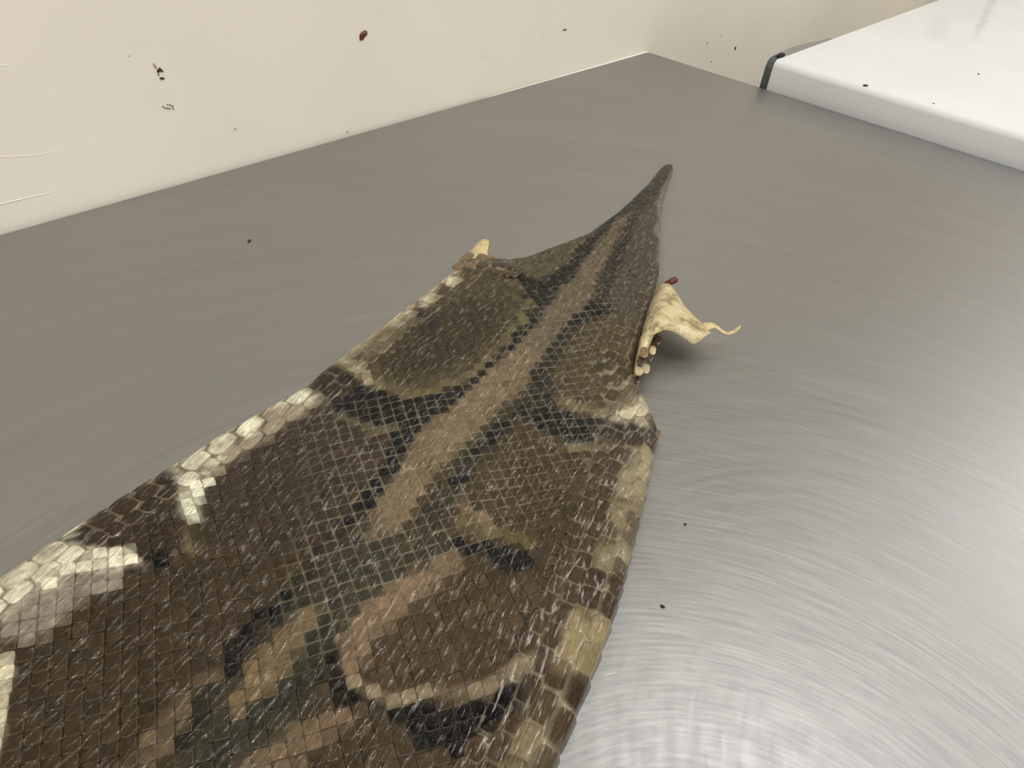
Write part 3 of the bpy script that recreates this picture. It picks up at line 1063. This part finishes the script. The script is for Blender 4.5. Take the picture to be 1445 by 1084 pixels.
# which scales show largest in the picture
pp = project(P).reshape(N, G * G, 2)
cor = pp[:, [0, G - 1, G * G - 1, G * (G - 1)]]
x, y = cor[..., 0], cor[..., 1]
area = 0.5 * np.abs((x[:, 0] - x[:, 2]) * (y[:, 1] - y[:, 3]) - (x[:, 1] - x[:, 3]) * (y[:, 0] - y[:, 2]))
nrm = np.cross(Pm[:, 3 * G + 5] - Pm[:, 3 * G + 2], Pm[:, 5 * G + 3] - Pm[:, 2 * G + 3])
nrm = nrm * np.sign(c3[2]) * -1.0
nrm = np.where((nrm[:, 2:3] < 0) & (np.abs(q0) < qe0 - r0)[:, None], -nrm, nrm)
facing = ((CAM - C0) * nrm).sum(1) > 0
vis = (cpx[:, 0] > 4) & (cpx[:, 0] < 1440) & (cpx[:, 1] < 1078) & facing
area = np.where(vis, area, 0)
order = np.argsort(-area)
big = order[:300]
rest = order[300:]
for s in big:
    me = np_mesh('scale', Pm[s] - SB, fq)
    set_attrs(me, pig[s], rimw[s], film[s], uvs.reshape(N, G * G, 2)[s])
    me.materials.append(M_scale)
    link(bpy.data.objects.new('scale', me), skin)
nr = len(rest)
FR = (fq[None] + (np.arange(nr) * G * G)[:, None, None]).reshape(-1, 4)
me = np_mesh('scale_field', (Pm[rest] - SB).reshape(-1, 3), FR)
set_attrs(me, pig[rest].reshape(-1, 3), rimw[rest].ravel(), film[rest].ravel(), uvs.reshape(N, G * G, 2)[rest].reshape(-1, 2))
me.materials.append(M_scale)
link(bpy.data.objects.new('scale_field', me), skin, kind='stuff')

# ---- the sheet of skin under the scales
nu, nq = 300, 72
uu = np.linspace(0.03, ULEN - 0.002, nu)
gu, gv = np.meshgrid(uu, np.linspace(-1, 1, nq), indexing='ij')
gu, gv = gu.ravel(), gv.ravel()
qe = np.where(gv >= 0, iu(QL, gu), iu(QR, gu))
rr = np.where(gv >= 0, iu(RL, gu), iu(RR, gu))
gqv = np.sign(gv) * (np.abs(gv) ** 0.8) * (qe - rr + rr * 1.75)
SPt = surf(gu, gqv, -0.0001)
idx = np.arange(nu * nq).reshape(nu, nq)
Fq = np.stack([idx[:-1, :-1], idx[1:, :-1], idx[1:, 1:], idx[:-1, 1:]], -1).reshape(-1, 4)
me = np_mesh('skin_sheet', SPt - SB, Fq)
pg = pigment(SPt)
spx = project(SPt)
pgp = (1 - sm(-40, 40, poly_dist(spx, np.array(PALEGAP, float))))[:, None]
gap = pg * 0.55 * (1 - pgp) + (pg * 0.4 + lin((138, 132, 112)) * 0.5) * pgp
rightm = (sm(0.04, 0.01, (qe - np.abs(gqv))) * np.clip((qe - 0.06) / 0.03, 0, 1))[:, None]
gap = gap * (1 - rightm * 0.7) + np.where(gv[:, None] < 0, lin((150, 138, 108)), lin((112, 98, 78))) * rightm * 0.7
set_attrs(me, gap, np.zeros(len(gap)), np.zeros(len(gap)), np.stack([gu, gqv], -1))
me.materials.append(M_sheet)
link(bpy.data.objects.new('skin_sheet', me), skin, label='thin skin showing between the scales')

# ------------------------------------------------------------------ torn pieces at the margins
def membrane_material():
    k = NT('dried cream membrane')
    pos = k.n('NewGeometry').outputs['Position']
    f = k.noise(pos, 70, 4, 0.6)
    c = k.ramp(f, [(0.36, rgba((136, 122, 88))), (0.46, rgba((180, 164, 122))), (0.58, rgba((202, 190, 148))), (0.75, rgba((188, 168, 142)))])
    k.l(c, k.b.inputs['Base Color'])
    k.b.inputs['Roughness'].default_value = 0.16
    k.b.inputs['Subsurface Weight'].default_value = 0.15
    k.b.inputs['Subsurface Radius'].default_value = (0.004, 0.003, 0.0015)
    k.b.inputs['Subsurface Scale'].default_value = 0.6
    k.l(k.bump(k.noise(pos, 190, 3), 0.8, 0.0024), k.b.inputs['Normal'])
    return k.m


M_mem = membrane_material()
M_strand = simple('yellow dried strand', (196, 176, 128), 0.35, 0.25, 260, bump=0.0012)
M_red = simple('dark red dried tissue', (88, 38, 26), 0.35, 0.4, 260, bump=0.001)
M_brownscale = simple('brown scale', (92, 72, 52), 0.25, 0.3, 300, bump=0.0006)
M_darkscale = simple('dark margin scale', (58, 42, 30), 0.25, 0.3, 300)
M_creamscale = simple('cream margin scale', (172, 158, 124), 0.28, 0.25, 260)
M_olivescale = simple('olive brown margin scale', (116, 96, 62), 0.28, 0.2, 200)


def sheet(name, net, mat, parent=skin, th=0.0009, lev=2, **kw):
    V = np.array([[at(*p) for p in row] for row in net])
    a, b = V.shape[:2]
    idx = np.arange(a * b).reshape(a, b)
    Fq = np.stack([idx[:-1, :-1], idx[1:, :-1], idx[1:, 1:], idx[:-1, 1:]], -1).reshape(-1, 4)
    o = mesh_obj(name, V.reshape(-1, 3), Fq, mat, parent, **kw)
    so = o.modifiers.new('thick', 'SOLIDIFY')
    so.thickness = th
    so.offset = 0
    sb = o.modifiers.new('smooth', 'SUBSURF')
    sb.levels = sb.render_levels = lev
    return o


flap = sheet('torn_flap', [
    [(889, 550, .005), (894, 549, .009), (899, 546, .005)],
    [(894, 518, .009), (901, 516, .014), (908, 511, .010)],
    [(900, 492, .013), (909, 488, .020), (919, 482, .014)],
    [(904, 470, .016), (915, 464, .025), (928, 465, .024), (940, 464, .021)][:3],
], M_mem, label='cream inner side of a torn strip curling off the right margin')
lobe = sheet('torn_lobe', [
    [(903, 478, .013), (914, 476, .022), (926, 472, .024), (938, 465, .022), (950, 469, .021), (962, 476, .019), (972, 483, .016), (978, 487, .014)],
    [(908, 458, .016), (920, 455, .026), (934, 452, .030), (948, 453, .026), (959, 462, .027), (971, 468, .024), (982, 475, .021), (988, 483, .016)],
    [(914, 438, .016), (926, 434, .027), (939, 432, .029), (951, 439, .026), (961, 444, .025), (973, 453, .024), (985, 463, .022), (996, 474, .017)],
    [(922, 416, .015), (931, 412, .025), (942, 411, .028), (951, 416, .026), (959, 426, .023), (973, 442, .020), (990, 457, .018), (1005, 471, .016)],
    [(928, 404, .014), (934, 400, .021), (942, 398, .023), (950, 403, .022), (957, 419, .020), (972, 440, .017), (989, 456, .015), (1004, 470, .014)],
], M_mem, th=0.0014, label='wet cream membrane lobe standing out from the right margin')
vv, ff = tube([at(*p) for p in ((990, 465, .017), (998, 460, .018), (1006, 459, .017), (1013, 463, .015), (1019, 468, .013), (1027, 471, .012), (1036, 468, .012), (1041, 464, .013), (1045, 460, .014))],
              [.0045, .005, .0042, .0032, .0024, .0020, .0018, .0015, .0007], 8, 0.35)
mesh_obj('dried_strand', vv, ff, M_strand, skin, label='thin yellow dried strand at the end of the membrane')
vv, ff = tube([at(*p) for p in ((938, 400, .020), (944, 399, .022), (948, 397, .023), (953, 395, .024), (955, 392, .026))], [.0015, .0030, .0036, .0034, .0022], 6, 0.8)
mesh_obj('dried_tissue', vv, ff, M_red, skin, label='dark red dried scrap on top of the membrane')
# underside of the strip with its brown scales
sheet('torn_strip', [
    [(896, 538, .002), (900, 536, .006), (905, 530, .002)],
    [(903, 515, .004), (910, 512, .008), (917, 506, .003)],
    [(910, 500, .006), (918, 494, .011), (926, 488, .004)],
    [(918, 484, .010), (926, 478, .014), (934, 472, .008)],
    [(926, 470, .016), (932, 467, .018), (938, 464, .014)],
], M_brownscale, label='brown scaled back of the torn strip')


def plate(name, p, rx, ry, ang, mat, z=0.008, hgt=0.0016, tilt=(0, 0), parent=skin, **kw):
    """one domed margin scale"""
    c = at(p[0], p[1], z)
    V, Fc = [], []
    for (rr_, hz) in ((1.0, -0.3), (0.92, 0.35), (0.6, 0.8), (0.25, 1.0)):
        for m in range(12):
            th = 2 * math.pi * m / 12
            e = 0.75
            cx = math.copysign(abs(math.cos(th)) ** e, math.cos(th)) * rx * rr_
            cy = math.copysign(abs(math.sin(th)) ** e, math.sin(th)) * ry * rr_
            x = cx * math.cos(ang) - cy * math.sin(ang)
            y = cx * math.sin(ang) + cy * math.cos(ang)
            V.append(c + np.array([x, y, hgt * hz + tilt[0] * x + tilt[1] * y]))
    for k in range(3):
        for m in range(12):
            Fc.append((k * 12 + m, k * 12 + (m + 1) % 12, k * 12 + 12 + (m + 1) % 12, k * 12 + 12 + m))
    Fc.append(tuple(36 + m for m in range(12)))
    return mesh_obj(name, V, Fc, mat, parent, **kw)


# scales along the strip
for (p, rx, ry, mt, z) in (((899, 536), .0045, .0035, M_darkscale, .010), ((902, 522), .0055, .004, M_creamscale, .0145), ((905, 509), .006, .004, M_darkscale, .017), ((909, 497), .006, .0042, M_olivescale, .020),
                           ((912, 520), .0050, .0035, M_creamscale, .0095), ((917, 503), .0055, .0035, M_darkscale, .011), ((921, 494), .005, .0035, M_creamscale, .0125), ((928, 480), .0055, .0035, M_darkscale, .0155), ((896, 545), .004, .003, M_olivescale, .008)):
    plate('strip_scale', p, rx * 1.15, ry * 0.8, 0.5, mt, z + 0.0004, 0.0006, tilt=(0.1, 0.0))
# torn tip on the left margin
sheet('torn_tip', [
    [(634, 392, .008), (650, 390, .0135), (680, 386, .0150)],
    [(645, 377, .008), (660, 377, .0140), (690, 376, .0155)],
    [(657, 362, .008), (668, 364, .0140), (688, 362, .0140)],
    [(667, 350, .009), (676, 352, .0140), (689, 353, .0120)],
    [(676, 340, .010), (682, 342, .0130), (691, 343, .0115)],
    [(682, 337, .010), (686, 338, .0120), (690, 339, .0105)],
], M_strand, th=0.0014, label='pale yellow torn tip on the left margin')
M_brown2 = simple('translucent brown scale', (104, 84, 56), 0.2, 0.3, 300)
for (p, rx, ry, mt, z) in (((659, 364), .0115, .0048, M_brown2, .0132), ((648, 376), .0072, .0058, M_brown2, .0140), ((664, 374), .0075, .0046, M_brown2, .0152), ((680, 362), .0052, .0046, M_brown2, .0150),
                           ((682, 374), .0072, .0056, M_darkscale, .0166), ((692, 365), .0052, .0042, M_brown2, .0155), ((701, 373), .0058, .0046, M_darkscale, .0175), ((694, 381), .0050, .0044, M_darkscale, .0172), ((713, 374), .0055, .0045, M_darkscale, .0180),
                           ((705, 385), .0050, .0044, M_darkscale, .0180), ((723, 377), .0050, .0044, M_darkscale, .0182), ((715, 386), .0050, .0044, M_darkscale, .0184), ((725, 387), .0050, .0044, M_darkscale, .0186)):
    plate('margin_scale', p, rx, ry, 0.3, mt, z, 0.0012)
# cream corner and torn point on the right margin
sheet('torn_corner', [
    [(896, 574, .0135), (906, 573, .0115), (916, 575, .0070)],
    [(897, 590, .0150), (908, 588, .0125), (917, 592, .0070)],
    [(902, 603, .0150), (913, 604, .0125), (922, 605, .0080)],
], M_creamscale, label='cream torn corner on the right margin')
sheet('torn_point', [
    [(914, 598, .0110), (920, 603, .0085), (935, 607, .0040)],
    [(912, 612, .0130), (920, 613, .0100), (931, 614, .0045)],
    [(910, 626, .0130), (918, 628, .0100), (926, 632, .0050)],
], M_brownscale, label='brown torn point below the cream corner')

# ------------------------------------------------------------------ marks and specks
M_stain = simple('dark brown spatter', (44, 22, 16), 0.4, 0.3, 500)
M_blackspot = simple('black spatter', (20, 17, 20), 0.4)
M_tanspot = simple('tan smear', (170, 152, 112), 0.6, 0.1, 300)
M_flake = simple('dark red flake', (86, 24, 24), 0.35, 0.25, 500)


def wall_blob(name, outline, mat, th=0.0012, parent=None, **kw):
    P = [at_wall(px, py, WY) for px, py in outline]
    c = np.mean(P, 0)
    n = len(P)
    V = [p + np.array([0, 0.0005, 0]) for p in P] + [c + (p - c) * 0.8 + np.array([0, -th, 0]) for p in P] + [c + np.array([0, -th * 1.3, 0])]
    Fc = [(k, (k + 1) % n, n + (k + 1) % n, n + k) for k in range(n)] + [(n + k, n + (k + 1) % n, 2 * n) for k in range(n)]
    return mesh_obj(name, V, Fc, mat, parent, smooth=True, **kw)


def ell(cx, cy, rx, ry, a=0.0, n=10):
    return [(cx + rx * math.cos(t) * math.cos(a) - ry * math.sin(t) * math.sin(a), cy + rx * math.cos(t) * math.sin(a) + ry * math.sin(t) * math.cos(a)) for t in np.linspace(0, 2 * math.pi, n, endpoint=False)]


wall_blob('flake', [(507, 49), (509, 46), (513, 43), (517, 42.5), (518.5, 45), (517, 49), (513, 53), (511, 57), (508, 57.5), (507, 54)], M_flake, 0.002,
          label='dark red dried flake stuck high on the left wall', cat='flake')
wall_blob('flake', [(221, 98), (223, 97), (225, 94.5), (228, 97), (231, 101), (230, 102), (226, 99.5), (223, 103), (221, 102)], M_stain, 0.0012, label='dark brown ragged fleck on the wall above the black oval one', cat='flake')
wall_blob('flake', ell(228.5, 110.5, 3.8, 1.8), M_blackspot, 0.0012, label='small black oval speck on the wall below the ragged brown fleck', cat='flake')
wall_blob('spatter', ell(223.5, 105.3, 1.4, 1.1, 0.3, 8), M_blackspot, 0.0008, parent=wall_left)
wall_blob('spatter', [(215, 89), (217, 88), (222, 95), (221, 98), (217, 95)], M_tanspot, 0.0004, parent=wall_left)
for (a, b, rx) in ((230, 150.5, 1.3), (233, 152.5, 1.4), (236.5, 153, 1.6), (239.5, 152.8, 1.2), (236.5, 147.5, 1.2), (240, 148, 1.5), (243, 150, 1.7), (244.5, 153.5, 1.4)):
    wall_blob('spatter', ell(a, b, rx, 0.9, random.uniform(-.5, .8), 8), M_stain, 0.0007, parent=wall_left)
wall_blob('spatter', [(793, 42), (797, 41), (800, 40.5), (799, 42.5), (796, 43.5)], M_stain, 0.0008, parent=wall_left)
wall_blob('spatter', [(1036, 69), (1037.5, 65), (1039, 66), (1038.5, 70), (1037, 71)], M_stain, 0.0006, parent=wall_left)
for (cx, cy, rx, ry) in ((998, 61, 1.3, 1.8), (1018, 50, 0.9, 1.3), (1004, 87, 1.5, 1.2), (332, 182, 2.5, 1.2), (490, 186, 2.5, 1.3), (182, 79, 0.8, 1.5), (684, 79, 1.2, 1.0)):
    wall_blob('spatter', ell(cx, cy, rx, ry, -0.8, 8), M_tanspot, 0.0004, parent=wall_left)
for pts, rad_ in ((((-8, 290), (30, 281), (70, 272), (115, 262)), 0.0016), (((-8, 222), (50, 219), (95, 211), (120, 207)), 0.0012), (((-5, 91), (12, 93), (26, 98)), 0.0012)):
    wp = dens([at_wall(x_, y_, WY + 0.0004) for x_, y_ in pts], 6)
    vv, ff = tube(wp, [rad_ * 0.5 * math.sin(math.pi * min(1, (k + 1.0) / len(wp) * 0.5 + 0.45)) + 0.0002 for k in range(len(wp))], 6)
    mesh_obj('paint_crease', vv, ff, M_wall, wall_left)


def speck(p, z, rx, ry, ang, mat, label, name='speck'):
    c = at(p[0], p[1], z)
    bm = bmesh.new()
    bmesh.ops.create_icosphere(bm, subdivisions=2, radius=1.0)
    for v in bm.verts:
        k = 1 + 0.25 * math.sin(v.co.x * 5 + v.co.y * 3 + p[0])
        x_, y_ = v.co.x * rx * k, v.co.y * ry * k
        v.co = Vector((c[0] + x_ * math.cos(ang) - y_ * math.sin(ang), c[1] + x_ * math.sin(ang) + y_ * math.cos(ang), c[2] + max(0.0, (v.co.z + 0.6)) * min(rx, ry) * 0.7))
    return bm_obj(name, bm, mat, smooth=True, label=label, cat='speck')


M_speck = simple('dark crumb', (30, 26, 30), 0.6)
M_fibre = simple('grey fibre', (96, 96, 92), 0.6)
speck((352, 340), 0.0002, 0.0028, 0.0009, 0.4, M_speck, 'small dark crumb on the bare steel left of the skin')
speck((935, 856), 0.0002, 0.0008, 0.0014, 0.2, M_speck, 'tiny dark crumb on the steel near the lower right edge of the skin')
speck((967, 740), 0.0002, 0.0008, 0.0008, 0.0, M_speck, 'tiny round crumb on the steel right of the skin margin')
speck((1221, 122), 0.0395, 0.0028, 0.0040, 0.4, M_speck, 'black speck on the rounded front edge of the freezer lid')
speck((1381, 104.5), 0.0412, 0.0065, 0.0009, 0.50, M_fibre, 'short grey fibre lying on the white freezer lid')
speck((1317, 147), 0.0405, 0.0016, 0.0016, 0.0, M_fibre, 'small grey speck near the edge of the freezer lid')
for o in list(bpy.data.objects):
    if '_base' in o:
        del o['_base']
